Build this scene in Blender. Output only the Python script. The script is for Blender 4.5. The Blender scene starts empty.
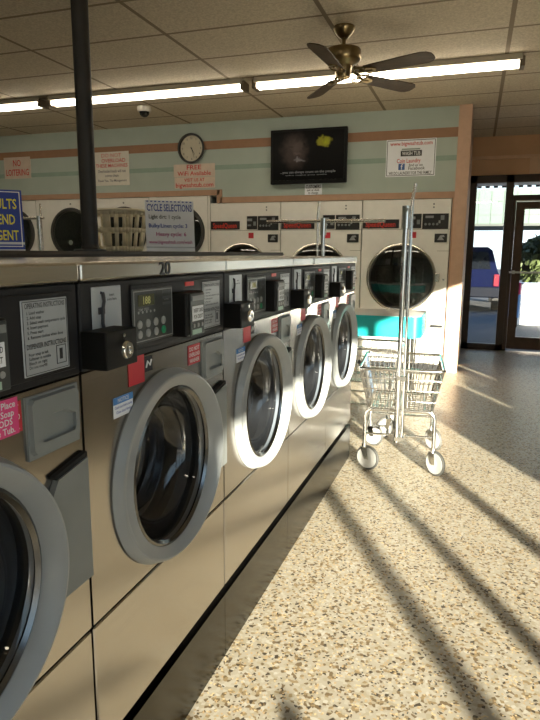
import bpy, bmesh, math, random
from mathutils import Vector, Matrix
random.seed(7)
C = bpy.context.scene.collection
PI = math.pi
V = Vector

# ------------------------------------------------------------------ materials
MATS = {}
def mat(name, col, rough=0.5, metal=0.0, var=0.06, vscale=12.0, bump=0.0, bscale=60.0, stretch=None,
        emit=None, estr=0.0, coat=0.0, spec=None):
    if name in MATS: return MATS[name]
    m = bpy.data.materials.new(name); m.use_nodes = True
    nt = m.node_tree; b = nt.nodes['Principled BSDF']
    tc = nt.nodes.new('ShaderNodeTexCoord')
    mp = nt.nodes.new('ShaderNodeMapping')
    nt.links.new(tc.outputs['Object'], mp.inputs['Vector'])
    if stretch: mp.inputs['Scale'].default_value = stretch
    n = nt.nodes.new('ShaderNodeTexNoise'); n.inputs['Scale'].default_value = vscale; n.inputs['Detail'].default_value = 3
    nt.links.new(mp.outputs[0], n.inputs['Vector'])
    r = nt.nodes.new('ShaderNodeValToRGB')
    r.color_ramp.elements[0].position = 0.3; r.color_ramp.elements[1].position = 0.7
    r.color_ramp.elements[0].color = (*[max(0, c*(1-var)) for c in col], 1)
    r.color_ramp.elements[1].color = (*[min(1, c*(1+var)) for c in col], 1)
    nt.links.new(n.outputs['Fac'], r.inputs['Fac'])
    nt.links.new(r.outputs['Color'], b.inputs['Base Color'])
    b.inputs['Roughness'].default_value = rough
    b.inputs['Metallic'].default_value = metal
    if spec is not None: b.inputs['Specular IOR Level'].default_value = spec
    if coat: b.inputs['Coat Weight'].default_value = coat; b.inputs['Coat Roughness'].default_value = 0.12
    if bump:
        n2 = nt.nodes.new('ShaderNodeTexNoise'); n2.inputs['Scale'].default_value = bscale
        nt.links.new(mp.outputs[0], n2.inputs['Vector'])
        bp = nt.nodes.new('ShaderNodeBump'); bp.inputs['Strength'].default_value = bump; bp.inputs['Distance'].default_value = 0.01
        nt.links.new(n2.outputs['Fac'], bp.inputs['Height']); nt.links.new(bp.outputs[0], b.inputs['Normal'])
    if emit is not None:
        b.inputs['Emission Color'].default_value = (*emit, 1); b.inputs['Emission Strength'].default_value = estr
    MATS[name] = m
    return m

def glassmat(name, tint, gloss=(1, 1, 1), ior=1.5, rough=0.0, boost=1.0):
    if name in MATS: return MATS[name]
    m = bpy.data.materials.new(name); m.use_nodes = True
    nt = m.node_tree; nt.nodes.clear()
    out = nt.nodes.new('ShaderNodeOutputMaterial'); mix = nt.nodes.new('ShaderNodeMixShader')
    t = nt.nodes.new('ShaderNodeBsdfTransparent'); t.inputs['Color'].default_value = (*tint, 1)
    g = nt.nodes.new('ShaderNodeBsdfGlossy'); g.inputs['Color'].default_value = (*gloss, 1); g.inputs['Roughness'].default_value = rough
    fr = nt.nodes.new('ShaderNodeLayerWeight'); fr.inputs['Blend'].default_value = .5
    pw = nt.nodes.new('ShaderNodeMath'); pw.operation = 'POWER'; pw.inputs[1].default_value = 4.0
    nt.links.new(fr.outputs['Facing'], pw.inputs[0])
    mu = nt.nodes.new('ShaderNodeMath'); mu.operation = 'MULTIPLY_ADD'; mu.use_clamp = True; mu.inputs[1].default_value = .75*boost; mu.inputs[2].default_value = .035*boost
    nt.links.new(pw.outputs[0], mu.inputs[0])
    nt.links.new(mu.outputs[0], mix.inputs[0]); nt.links.new(t.outputs[0], mix.inputs[1]); nt.links.new(g.outputs[0], mix.inputs[2])
    nt.links.new(mix.outputs[0], out.inputs['Surface'])
    MATS[name] = m
    return m

STEEL = mat('brushed_steel', (.52, .495, .465), .20, 1.0, var=.03, vscale=3, bump=.02, bscale=8, stretch=(6, 1.2, 60))
STEELTOP = mat('top_steel', (.62, .59, .53), .24, 1.0, var=.04, vscale=5, bump=.025, bscale=8, stretch=(6, 1.2, 60))
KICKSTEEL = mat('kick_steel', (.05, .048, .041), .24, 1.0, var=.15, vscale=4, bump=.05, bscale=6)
CHROME = mat('chrome', (.76, .76, .75), .17, 1.0, var=.03)
BLACK = mat('black_plastic', (.012, .012, .013), .38, var=.2)
BLACKBOX = mat('black_powder_coat', (.006, .006, .006), .5, var=.2, spec=.2)
PANEL = mat('panel_black', (.013, .013, .015), .5, var=.15, spec=.25)
PADGREY = mat('keypad_grey', (.045, .05, .05), .4)
RINGGREY = mat('door_grey', (.28, .295, .30), .36, var=.04)
GREYPL = mat('grey_plastic', (.20, .215, .215), .42, var=.05)
DARKGAP = mat('dark_gap', (.004, .004, .004), .8)
RUBBER = mat('rubber', (.02, .02, .02), .5)
DRUM = mat('drum_steel', (.34, .34, .36), .22, 1.0, var=.3, vscale=50, bump=.25, bscale=90)
PLATE = mat('plate_silver', (.42, .45, .48), .38, .25, var=.04)
WHITE = mat('white_enamel', (.80, .78, .73), .35, var=.025)
CREAM = mat('cream_plastic', (.84, .77, .58), .45, var=.04)
PAPER = mat('paper', (.70, .66, .58), .7, var=.03)
PAPERW = mat('paper_white', (.84, .86, .90), .6, var=.02)
INK = mat('ink', (.02, .02, .025), .6)
INKGREY = mat('ink_grey', (.10, .11, .12), .6)
REDINK = mat('red_ink', (.55, .03, .03), .6)
RED = mat('red_sticker', (.55, .03, .045), .45, var=.05)
PINK = mat('pink_sticker', (.75, .06, .22), .45, var=.12, vscale=8)
BLUE = mat('blue_sticker', (.06, .22, .55), .45)
SIGNBLUE = mat('sign_blue', (.015, .045, .30), .4, var=.05)
YELLOW = mat('yellow_ink', (.85, .75, .06), .5)
BLUEINK = mat('blue_ink', (.02, .07, .38), .6)
MAGENTA = mat('magenta_ink', (.5, .05, .25), .6)
WHITEINK = mat('white_ink', (.8, .8, .8), .6)
GREEN = mat('green_button', (.02, .25, .12), .4)
BUTTON = mat('button_grey', (.30, .31, .31), .4)
LCD = mat('lcd', (.03, .035, .02), .25, emit=(.35, .32, .08), estr=.04)
LCDTXT = mat('lcd_digits', (.3, .3, .1), .4, emit=(.7, .65, .2), estr=.10)
LED = mat('led_red', (.4, .01, .01), .4, emit=(1, .05, .03), estr=.12)
NAMERED = mat('name_red', (.45, .03, .02), .4, emit=(.8, .05, .02), estr=.10)
BRASS = mat('antique_brass', (.28, .21, .11), .30, 1.0, var=.1)
BLADE = mat('fan_blade_wood', (.075, .046, .025), .5, var=.25, vscale=6, stretch=(2, 14, 2), spec=.2)
POST = mat('post_dark', (.018, .016, .014), .5, var=.2)
COUNTER = mat('counter_laminate', (.045, .034, .026), .5, var=.15)
CABIN = mat('counter_cabinet', (.25, .22, .18), .5)
TEAL = mat('teal_laminate', (.01, .42, .42), .35, var=.04)
TABLETOP = mat('table_white', (.8, .8, .78), .3, var=.02)
TUBE = mat('fluorescent', (.9, .9, .85), .5, emit=(1.0, .89, .70), estr=12.0)
FIXT = mat('fixture_enamel', (.5, .45, .36), .5)
BRONZE = mat('bronze_frame', (.045, .030, .020), .38, .3, var=.12)
BRONZE2 = mat('bronze_frame_warm', (.07, .038, .018), .4, .2, var=.12)
ALUM = mat('aluminium', (.6, .6, .58), .3, 1.0)
GLASS = glassmat('window_glass', (.93, .96, .96), boost=.8)
DOORGLASS = glassmat('washer_glass', (.60, .63, .68), rough=.015, boost=1.5)
DRYGLASS = glassmat('dryer_glass', (.35, .36, .34), rough=.02, boost=2.4)
CLOCKFACE = mat('clock_face', (.55, .50, .38), .5)
WHEELW = mat('wheel_white', (.36, .36, .35), .4)
DOMEBLK = mat('dome_black', (.01, .01, .01), .1)
CAMWHITE = mat('camera_white', (.6, .57, .5), .45)
TVSCREENBLK = mat('tv_bezel', (.006, .006, .006), .4, spec=.12)
PEACH = mat('peach_trim', (.31, .165, .09), .6, var=.05)
PINKTRIM = mat('pink_trim', (.43, .26, .17), .6, var=.05)
TEALBAND = mat('teal_band', (.27, .36, .30), .6, var=.05)
WALLGREEN = mat('wall_mint', (.40, .46, .41), .7, var=.05, vscale=3)
WALLTAN = mat('wall_tan', (.68, .43, .26), .7, var=.06, vscale=3)
PILLAR = mat('pillar_pink', (.55, .36, .255), .65, var=.05)
WALLWHT = mat('wall_plain', (.50, .47, .40), .7)
ASPHALT = mat('asphalt', (.032, .035, .045), .9, var=.35, vscale=9)
CARBLUE = mat('car_blue', (.0012, .0026, .016), .6, .0, spec=.03)
CARGLASS = mat('car_glass', (.004, .005, .007), .15, spec=.2)
TAILRED = mat('tail_red', (.10, .004, .012), .4, spec=.2)
TYRE = mat('tyre', (.015, .015, .015), .8)
MINT = mat('mint_panel', (.046, .080, .070), .5, var=.03)
SOFFIT = mat('soffit_grey', (.5, .5, .56), .7, var=.1, vscale=20)
BARK = mat('bark', (.09, .06, .035), .8, var=.3)
LEAF = mat('leaf', (.045, .062, .018), .6, var=.5, vscale=4)
BOXBLUE = mat('box_blue', (.10, .30, .62), .4)
BOXRED = mat('box_red', (.55, .02, .10), .4)
SIDINGW = mat('siding_white', (.82, .82, .80), .5, var=.02)

def floor_mat():
    m = bpy.data.materials.new('speckled_epoxy'); m.use_nodes = True
    nt = m.node_tree; L = nt.links; b = nt.nodes['Principled BSDF']
    tc = nt.nodes.new('ShaderNodeTexCoord')
    def vor(scale):
        v = nt.nodes.new('ShaderNodeTexVoronoi'); v.inputs['Scale'].default_value = scale; v.voronoi_dimensions = '2D'
        L.new(tc.outputs['Object'], v.inputs['Vector'])
        s = nt.nodes.new('ShaderNodeSeparateColor'); L.new(v.outputs['Color'], s.inputs[0]); return v, s
    def ramp(stops):
        r = nt.nodes.new('ShaderNodeValToRGB'); r.color_ramp.interpolation = 'CONSTANT'
        e = r.color_ramp.elements
        e[0].position = stops[0][0]; e[0].color = (*stops[0][1], 1)
        e[1].position = stops[1][0]; e[1].color = (*stops[1][1], 1)
        for p, c in stops[2:]:
            q = e.new(p); q.color = (*c, 1)
        return r
    v1, s1 = vor(92)
    r1 = ramp([(0, (.36, .325, .258)), (.40, (.405, .37, .30)), (.62, (.33, .29, .21)), (.76, (.25, .185, .10)),
               (.86, (.15, .105, .055)), (.925, (.055, .042, .028)), (.96, (.46, .43, .365))])
    L.new(s1.outputs[0], r1.inputs['Fac'])
    v2, s2 = vor(160)
    r2 = ramp([(0, (0, 0, 0)), (.86, (1, 1, 1))])
    L.new(s2.outputs[1], r2.inputs['Fac'])
    r3 = ramp([(0, (.42, .30, .16)), (.35, (.14, .10, .06)), (.6, (.55, .43, .25)), (.85, (.06, .05, .04))])
    L.new(s2.outputs[2], r3.inputs['Fac'])
    mx = nt.nodes.new('ShaderNodeMixRGB'); L.new(r2.outputs[0], mx.inputs[0]); L.new(r1.outputs[0], mx.inputs[1]); L.new(r3.outputs[0], mx.inputs[2])
    L.new(mx.outputs[0], b.inputs['Base Color'])
    b.inputs['Roughness'].default_value = .42
    n = nt.nodes.new('ShaderNodeTexNoise'); n.inputs['Scale'].default_value = 45; L.new(tc.outputs['Object'], n.inputs['Vector'])
    bp = nt.nodes.new('ShaderNodeBump'); bp.inputs['Strength'].default_value = .12; bp.inputs['Distance'].default_value = .004
    L.new(n.outputs[0], bp.inputs['Height']); L.new(bp.outputs[0], b.inputs['Normal'])
    b.inputs['Coat Weight'].default_value = .10; b.inputs['Coat Roughness'].default_value = .2; b.inputs['Specular IOR Level'].default_value = .25
    return m

def ceiling_mat():
    m = bpy.data.materials.new('ceiling_tiles'); m.use_nodes = True
    nt = m.node_tree; L = nt.links; b = nt.nodes['Principled BSDF']
    tc = nt.nodes.new('ShaderNodeTexCoord'); sp = nt.nodes.new('ShaderNodeSeparateXYZ'); L.new(tc.outputs['Object'], sp.inputs[0])
    def M(op, a, bb, clamp=False):
        x = nt.nodes.new('ShaderNodeMath'); x.operation = op; x.use_clamp = clamp
        for i, q in enumerate((a, bb)):
            if hasattr(q, 'links') or hasattr(q, 'is_output'): L.new(q, x.inputs[i])
            else: x.inputs[i].default_value = q
        return x.outputs[0]
    def line(o, off, pitch, wd):
        f = M('MODULO', M('ADD', o, 40*pitch-off), pitch)
        return M('LESS_THAN', M('ABSOLUTE', M('SUBTRACT', f, pitch/2), 0.0), wd)
    lx = line(sp.outputs[0], .14+1.195/2, 1.195, .016)
    ly = line(sp.outputs[1], 4.27+.61/2, .61, .014)
    ln = M('MAXIMUM', lx, ly)
    n = nt.nodes.new('ShaderNodeTexNoise'); n.inputs['Scale'].default_value = 70; n.inputs['Detail'].default_value = 6; L.new(tc.outputs['Object'], n.inputs['Vector'])
    r = nt.nodes.new('ShaderNodeValToRGB'); r.color_ramp.elements[0].color = (.52, .44, .33, 1); r.color_ramp.elements[1].color = (.70, .61, .47, 1)
    r.color_ramp.elements[0].position = .35; r.color_ramp.elements[1].position = .65
    L.new(n.outputs[0], r.inputs[0])
    mx = nt.nodes.new('ShaderNodeMixRGB'); L.new(ln, mx.inputs[0]); L.new(r.outputs[0], mx.inputs[1]); mx.inputs[2].default_value = (.25, .19, .125, 1)
    L.new(mx.outputs[0], b.inputs['Base Color']); b.inputs['Roughness'].default_value = .8
    return m

def screen_mat():
    # the television picture: a soft dim face and a yellow shape on black, laid out in the screen's own coordinates
    m = bpy.data.materials.new('tv_picture'); m.use_nodes = True
    nt = m.node_tree; L = nt.links; b = nt.nodes['Principled BSDF']
    b.inputs['Base Color'].default_value = (.003, .003, .003, 1); b.inputs['Roughness'].default_value = .35; b.inputs['Specular IOR Level'].default_value = .08
    tc = nt.nodes.new('ShaderNodeTexCoord')
    nz = nt.nodes.new('ShaderNodeTexNoise'); nz.inputs['Scale'].default_value = 16; nz.inputs['Detail'].default_value = 3
    L.new(tc.outputs['Object'], nz.inputs['Vector'])
    vm = nt.nodes.new('ShaderNodeMixRGB'); vm.blend_type = 'LINEAR_LIGHT'; vm.inputs[0].default_value = .06
    L.new(tc.outputs['Object'], vm.inputs[1]); L.new(nz.outputs['Color'], vm.inputs[2])
    acc = None
    for (cx, cz, rx, rz, col, soft) in [(-.16, .06, .19, .24, (.020, .013, .009), .5), (-.14, .10, .10, .09, (.014, .010, .007), .8),
                                        (-.10, -.035, .085, .022, (.05, .045, .04), .6), (-.13, .03, .05, .035, (.022, .014, .010), .8),
                                        (-.20, .115, .045, .016, (-.012, -.008, -.006), .7), (-.05, .125, .04, .016, (-.012, -.008, -.006), .7),
                                        (.19, .155, .10, .065, (.10, .085, .006), .35), (.21, .15, .05, .035, (.04, .05, -.001), .8)]:
        mp = nt.nodes.new('ShaderNodeMapping'); mp.vector_type = 'POINT'
        mp.inputs['Location'].default_value = (-cx/rx, 0, -cz/rz); mp.inputs['Scale'].default_value = (1/rx, 0, 1/rz)
        L.new(vm.outputs[0], mp.inputs['Vector'])
        ln = nt.nodes.new('ShaderNodeVectorMath'); ln.operation = 'LENGTH'; L.new(mp.outputs[0], ln.inputs[0])
        mr = nt.nodes.new('ShaderNodeMapRange'); mr.inputs['From Min'].default_value = 1-soft; mr.inputs['From Max'].default_value = 1.0
        mr.inputs['To Min'].default_value = 1; mr.inputs['To Max'].default_value = 0; mr.clamp = True
        L.new(ln.outputs['Value'], mr.inputs['Value'])
        sc = nt.nodes.new('ShaderNodeVectorMath'); sc.operation = 'SCALE'; sc.inputs[0].default_value = col; L.new(mr.outputs[0], sc.inputs['Scale'])
        if acc is None: acc = sc.outputs[0]
        else:
            ad = nt.nodes.new('ShaderNodeVectorMath'); ad.operation = 'ADD'; L.new(acc, ad.inputs[0]); L.new(sc.outputs[0], ad.inputs[1]); acc = ad.outputs[0]
    L.new(acc, b.inputs['Emission Color']); b.inputs['Emission Strength'].default_value = 1.3
    return m

# ------------------------------------------------------------------ mesh builder
_fc = {}
def font_mesh(s):
    if s in _fc: return _fc[s]
    cu = bpy.data.curves.new('t', 'FONT'); cu.body = s; cu.resolution_u = 2; cu.align_x = 'LEFT'; cu.offset = .013
    o = bpy.data.objects.new('t', cu); C.objects.link(o)
    bpy.context.view_layer.update()
    me = bpy.data.meshes.new_from_object(o.evaluated_get(bpy.context.evaluated_depsgraph_get()))
    C.objects.unlink(o); bpy.data.objects.remove(o); bpy.data.curves.remove(cu)
    vs = [v.co.copy() for v in me.vertices]; fs = [tuple(p.vertices) for p in me.polygons]
    bpy.data.meshes.remove(me)
    _fc[s] = (vs, fs); return _fc[s]

class MB:
    def __init__(s): s.bm = bmesh.new()
    def box(s, x0, x1, y0, y1, z0, z1, bev=0.0, seg=2, rot=None, piv=None):
        t = bmesh.new()
        bmesh.ops.create_cube(t, size=1)
        for v in t.verts:
            v.co = V(((x0+x1)/2+v.co.x*(x1-x0), (y0+y1)/2+v.co.y*(y1-y0), (z0+z1)/2+v.co.z*(z1-z0)))
        if bev > 0:
            bmesh.ops.bevel(t, geom=t.edges[:], offset=bev, segments=seg, affect='EDGES', profile=.5)
        if rot is not None:
            pv = V(piv) if piv else V(((x0+x1)/2, (y0+y1)/2, (z0+z1)/2))
            for v in t.verts: v.co = rot @ (v.co-pv) + pv
        s.merge(t); return s
    def merge(s, t):
        me = bpy.data.meshes.new('x'); t.to_mesh(me); s.bm.from_mesh(me); bpy.data.meshes.remove(me); t.free()
    def poly(s, pts):
        s.bm.faces.new([s.bm.verts.new(p) for p in pts]); return s
    def lathe(s, prof, o, axis='z', seg=48, close=False):
        """prof: list of (along axis, radius)"""
        o = V(o); rings = []
        for d, r in prof:
            ring = []
            for k in range(seg):
                a = 2*PI*k/seg; c, q = r*math.cos(a), r*math.sin(a)
                p = {'x': V((d, c, q)), 'y': V((q, d, c)), 'z': V((c, q, d))}[axis]
                ring.append(s.bm.verts.new(o+p))
            rings.append(ring)
        for A, B in zip(rings, rings[1:]+([rings[0]] if close else [])):
            for k in range(seg):
                s.bm.faces.new((A[k], A[(k+1) % seg], B[(k+1) % seg], B[k]))
        return s
    def cyl(s, p0, p1, r0, r1=None, seg=16, caps=True):
        r1 = r0 if r1 is None else r1
        p0, p1 = V(p0), V(p1); d = (p1-p0).normalized()
        u = d.orthogonal().normalized(); w = d.cross(u)
        A = [s.bm.verts.new(p0+(u*math.cos(2*PI*k/seg)+w*math.sin(2*PI*k/seg))*r0) for k in range(seg)]
        B = [s.bm.verts.new(p1+(u*math.cos(2*PI*k/seg)+w*math.sin(2*PI*k/seg))*r1) for k in range(seg)]
        for k in range(seg): s.bm.faces.new((A[k], A[(k+1) % seg], B[(k+1) % seg], B[k]))
        if caps: s.bm.faces.new(A[::-1]); s.bm.faces.new(B)
        return s
    def tube(s, pts, r, seg=8, closed=False):
        pts = [V(p) for p in pts]; n = len(pts); rings = []
        u = None
        for i, p in enumerate(pts):
            a = pts[(i-1) % n] if (closed or i > 0) else p
            b = pts[(i+1) % n] if (closed or i < n-1) else p
            d = (b-a).normalized()
            if u is None: u = d.orthogonal().normalized()
            u = (u - d*u.dot(d)).normalized(); w = d.cross(u)
            rings.append([s.bm.verts.new(p+(u*math.cos(2*PI*k/seg)+w*math.sin(2*PI*k/seg))*r) for k in range(seg)])
        pr = list(zip(rings, rings[1:]))
        if closed:
            # match the seam
            A, B = rings[-1], rings[0]
            best = min(range(seg), key=lambda j: sum((A[k].co-B[(k+j) % seg].co).length for k in range(seg)))
            pr.append((A, B[best:]+B[:best]))
        for A, B in pr:
            for k in range(seg): s.bm.faces.new((A[k], A[(k+1) % seg], B[(k+1) % seg], B[k]))
        if not closed:
            s.bm.faces.new(rings[0][::-1]); s.bm.faces.new(rings[-1])
        return s
    def prism(s, outline, fn0, fn1):
        """outline of 2-D points, two mappings to 3-D: side walls plus both caps"""
        A = [s.bm.verts.new(fn0(*p)) for p in outline]; B = [s.bm.verts.new(fn1(*p)) for p in outline]
        n = len(A)
        for k in range(n): s.bm.faces.new((A[k], A[(k+1) % n], B[(k+1) % n], B[k]))
        s.bm.faces.new(A[::-1]); s.bm.faces.new(B); return s
    def plate_hole(s, x, y0, y1, z0, z1, cy, cz, r, seg=64):
        """flat plate at x (facing +x) with a round hole"""
        angs = [2*PI*k/seg for k in range(seg)]
        for (yy, zz) in ((y0, z0), (y0, z1), (y1, z0), (y1, z1)): angs.append(math.atan2(zz-cz, yy-cy) % (2*PI))
        angs = sorted(set(angs)); I = []; O = []
        for a in angs:
            c, q = math.cos(a), math.sin(a); t = 1e9
            if c > 1e-9: t = min(t, (y1-cy)/c)
            if c < -1e-9: t = min(t, (y0-cy)/c)
            if q > 1e-9: t = min(t, (z1-cz)/q)
            if q < -1e-9: t = min(t, (z0-cz)/q)
            I.append(s.bm.verts.new((x, cy+r*c, cz+r*q))); O.append(s.bm.verts.new((x, cy+t*c, cz+t*q)))
        n = len(angs)
        for k in range(n): s.bm.faces.new((I[k], O[k], O[(k+1) % n], I[(k+1) % n]))
        return s
    def text(s, string, c, right, up, h, w=None, align='c'):
        """lettering: c centre (or left end), h line height in metres, w squeezes it to a width"""
        vs, fs = font_mesh(string)
        if not vs: return s
        x0 = min(v.x for v in vs); x1 = max(v.x for v in vs); y0 = min(v.y for v in vs); y1 = max(v.y for v in vs)
        k = h/0.72; kx = k if w is None else w/(x1-x0)
        cx = (x0+x1)/2 if align == 'c' else x0
        cy = 0.35
        c, right, up = V(c), V(right).normalized(), V(up).normalized()
        nv = [s.bm.verts.new(c+right*((v.x-cx)*kx)+up*((v.y-cy)*k)) for v in vs]
        for f in fs:
            try: s.bm.faces.new([nv[i] for i in f])
            except ValueError: pass
        return s
    def quad(s, c, right, up, w, h):
        c, r, u = V(c), V(right).normalized()*(w/2), V(up).normalized()*(h/2)
        return s.poly([c-r-u, c+r-u, c+r+u, c-r+u])
    def build(s, name, m, parent=None, smooth=None, loc=None, label=None):
        bmesh.ops.recalc_face_normals(s.bm, faces=s.bm.faces[:])
        me = bpy.data.meshes.new(name); s.bm.to_mesh(me); s.bm.free()
        me.materials.append(m)
        if smooth:
            for p in me.polygons: p.use_smooth = True
            try: me.set_sharp_from_angle(angle=math.radians(smooth))
            except Exception: pass
        o = bpy.data.objects.new(name, me); C.objects.link(o)
        if parent: o.parent = parent
        if loc: o.location = loc
        if label: o['label'] = label
        return o

def thing(name, label, cat, loc=(0, 0, 0), rz=0.0, group=None):
    o = bpy.data.objects.new(name, None); C.objects.link(o); o.empty_display_size = .1
    o.location = loc; o.rotation_euler = (0, 0, rz)
    o['label'] = label; o['category'] = cat
    if group: o['group'] = group
    return o
def struct(name, mb, m, smooth=None):
    o = mb.build(name, m, None, smooth); o['kind'] = 'structure'; return o
def kids(o): return [x for x in C.objects if x.parent == o]
def copy_tree(o, parent=None):
    c = o.copy(); C.objects.link(c); c.parent = parent
    for ch in kids(o): copy_tree(ch, c)
    return c

XR = V((1, 0, 0)); YR = V((0, 1, 0)); ZU = V((0, 0, 1))
CEIL = 2.92; D = 7.146; XW = 2.83; XL = -7.6; YB = -6.5; YS = 9.1

# ------------------------------------------------------------------ camera
f_px, pitch, yaw, roll = 602.7, .1763, .3229, .006
s_, c_ = math.sin(yaw), math.cos(yaw)
R0, F0, U0 = V((c_, s_, 0)), V((-s_, c_, 0)), V((0, 0, 1))
F2 = F0*math.cos(pitch)-U0*math.sin(pitch); U2 = U0*math.cos(pitch)+F0*math.sin(pitch)
R3 = R0*math.cos(roll)+U2*math.sin(roll); U3 = U2*math.cos(roll)-R0*math.sin(roll)
cam = bpy.data.cameras.new('camera'); co = bpy.data.objects.new('camera', cam); C.objects.link(co)
cam.sensor_fit = 'VERTICAL'; cam.sensor_height = 36; cam.lens = f_px/720*36; cam.clip_start = .05
M4 = Matrix((R3, U3, -F2)).transposed().to_4x4(); M4.translation = V((0, 0, 1.35)); co.matrix_world = M4
bpy.context.scene.camera = co

# ------------------------------------------------------------------ light
scn = bpy.context.scene
scn.view_settings.view_transform = 'Standard'; scn.view_settings.look = 'None'; scn.view_settings.exposure = 0.0
w = bpy.data.worlds.new('sky'); scn.world = w; w.use_nodes = True
bg = w.node_tree.nodes['Background']
wt = w.node_tree; tcw = wt.nodes.new('ShaderNodeTexCoord'); spw = wt.nodes.new('ShaderNodeSeparateXYZ'); wt.links.new(tcw.outputs['Generated'], spw.inputs[0])
rw = wt.nodes.new('ShaderNodeValToRGB'); wt.links.new(spw.outputs[2], rw.inputs[0])
rw.color_ramp.elements[0].color = (.80, .84, .85, 1); rw.color_ramp.elements[1].color = (.22, .42, .80, 1); rw.color_ramp.elements[1].position = .7
e = rw.color_ramp.elements.new(.18); e.color = (.62, .80, .95, 1)
wt.links.new(rw.outputs[0], bg.inputs['Color']); bg.inputs['Strength'].default_value = 2.2
sun = bpy.data.lights.new('sun', 'SUN'); so = bpy.data.objects.new('sun', sun); C.objects.link(so)
sun.energy = 42.0; sun.color = (1.0, .88, .71); sun.angle = math.radians(.6)
sd = V((-.480, .877, -.19)).normalized()
so.rotation_euler = sd.to_track_quat('-Z', 'Y').to_euler(); so.location = (3, -5, 4)

# ------------------------------------------------------------------ setting
struct('floor', MB().box(XL-.1, XW+.05, YB-.1, YS, -.06, 0), floor_mat())
struct('ceiling', MB().box(XL-.1, XW+.05, YB-.1, YS+.1, CEIL, CEIL+.1), ceiling_mat())
# dryer wall with a void below for the machines
wb = MB().box(XL, -3.06, D, D+.12, 2.05, CEIL).box(-3.06, -.257, D, D+.12, 1.955, CEIL)
struct('wall_back', wb, WALLGREEN)
struct('wall_behind_machines', MB().box(XL, -.257, D+1.05, D+1.15, 0, CEIL), WALLWHT)
struct('trim_1', MB().box(XL, -.257, D-.006, D, 2.60, 2.70), PEACH)
struct('trim_2', MB().box(XL, -.257, D-.005, D, 2.355, 2.41), TEALBAND)
struct('trim_3', MB().box(XL, -3.06, D-.012, D, 2.05, 2.118).box(-3.06, -.257, D-.012, D, 1.955, 2.025).box(-3.10, -3.03, D-.012, D, 1.955, 2.118), PINKTRIM)
# narrow panel between the two kinds of dryer
struct('trim_4', MB().box(-3.225, -3.20, D+.0, D+.05, 0, 2.05), WHITE)
# pillar end and return wall
struct('wall_pillar', MB().box(-.257, -.123, D-.03, YS, 0, CEIL), PILLAR)
struct('trim_5', MB().box(-.275, -.257, D-.028, D+.02, 0, 1.955), PINKTRIM)
# header over the street door
struct('wall_header', MB().box(-.123, XW, YS, YS+.12, 2.41, CEIL), WALLTAN)
struct('trim_6', MB().box(-.123, XW, YS-.05, YS, 2.62, 2.66).box(.62, .80, YS-.03, YS, 2.41, 2.62), mat('tan_moulding', (.75, .52, .35), .6))
struct('wall_left', MB().box(XL-.12, XL, YB, YS, 0, CEIL), WALLGREEN)
struct('wall_front', MB().box(XL, XW, YB-.12, YB, 0, CEIL), WALLGREEN)
# right wall: street windows let the low sun in (outside the frame)
T = .05; H = 2.2
wr = MB()
wr.box(XW, XW+T, YB, YS+.12, H, CEIL)
wr.box(XW, XW+T, YB, -5.16, 0, H)
wr.box(XW, XW+T, -.587, -.30, 0, H)
wr.box(XW, XW+T, -.30, 1.05, 0, 1.16)
wr.box(XW, XW+T, 1.05, 1.22, 0, .95)
wr.box(XW, XW+T, 1.22, 1.85, 0, 1.12)
wr.box(XW, XW+T, 1.85, 2.13, 0, H)
wr.box(XW, XW+T, 2.13, 2.30, 0, 1.0)
wr.box(XW, XW+T, 2.30, YS+.12, 0, H)
struct('wall_right', wr, WALLWHT)
panes = [(-5.16, -3.377, .02), (-3.256, -2.665, .02), (-2.568, -1.752, .02), (-1.639, -.587, .02),
         (-.30, 1.05, 1.16), (1.05, 1.22, .95), (1.22, 1.85, 1.12), (2.13, 2.30, 1.0)]
for i, (a, b, z0) in enumerate(panes):
    fr = MB()
    nxt = panes[i+1][0] if i < 3 else None
    fr.box(XW+.004, XW+T-.004, a, b, z0-.02, z0+.02)
    if nxt is not None: fr.box(XW, XW+T, b, nxt, 0, H)
    g = struct('window_%d' % (i+3), fr, BRONZE)
    MB().box(XW+.02, XW+.026, a, b, z0, H).build('pane', GLASS, g)
wp = thing('window_poster', 'added unseen paper sun poster on the street window behind the camera', 'poster', (XW+.03, -5.0, 1.97))  # sheet added out of view to keep the sun off the nearest washers
MB().box(.004, .008, -.15, .13, -.23, .23).build('sheet', PAPER, wp)
MB().text('OPEN', (-.001+.004, -.01, 0), -YR, ZU, .06).build('lettering', REDINK, wp)
# street front: side light, transom, door
fr = MB()
FY0, FY1 = YS-.02, YS+.06
fr.box(-.123, -.035, FY0, FY1, 0, 2.41)
fr.box(-.123, XW, FY0, FY1, 2.31, 2.41)
fr.box(.345, .44, FY0, FY1, 0, 2.41)
fr.box(-.123, .44, FY0, FY1, 0, .085)
fr.box(.44, .485, FY0-.01, FY1, 0, 2.14)
fr.box(.44, 1.62, FY0, FY1, 2.06, 2.14)
fr.box(1.52, 1.62, FY0, FY1, 0, 2.41)
fr.box(1.62, XW, FY0, FY1, 0, .085).box(2.75, XW, FY0, FY1, 0, 2.41)
w1 = struct('window_1', fr, BRONZE)
MB().box(-.035, .345, YS+.01, YS+.016, .085, 2.31).build('pane', GLASS, w1)
MB().box(.44, 1.52, YS+.01, YS+.016, 2.14, 2.31).build('pane', GLASS, w1)
MB().box(1.62, 2.75, YS+.01, YS+.016, .085, 2.31).build('pane', GLASS, w1)
dr = MB()
dr.box(.49, .60, YS-.015, YS+.045, .03, 2.05).box(1.41, 1.515, YS-.015, YS+.045, .03, 2.05)
dr.box(.60, 1.41, YS-.015, YS+.045, .03, .20).box(.60, 1.41, YS-.015, YS+.045, 1.955, 2.05)
d1 = struct('door_1', dr, BRONZE2)
MB().box(.60, 1.41, YS+.01, YS+.016, .20, 1.955).build('pane', GLASS, d1)
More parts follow.
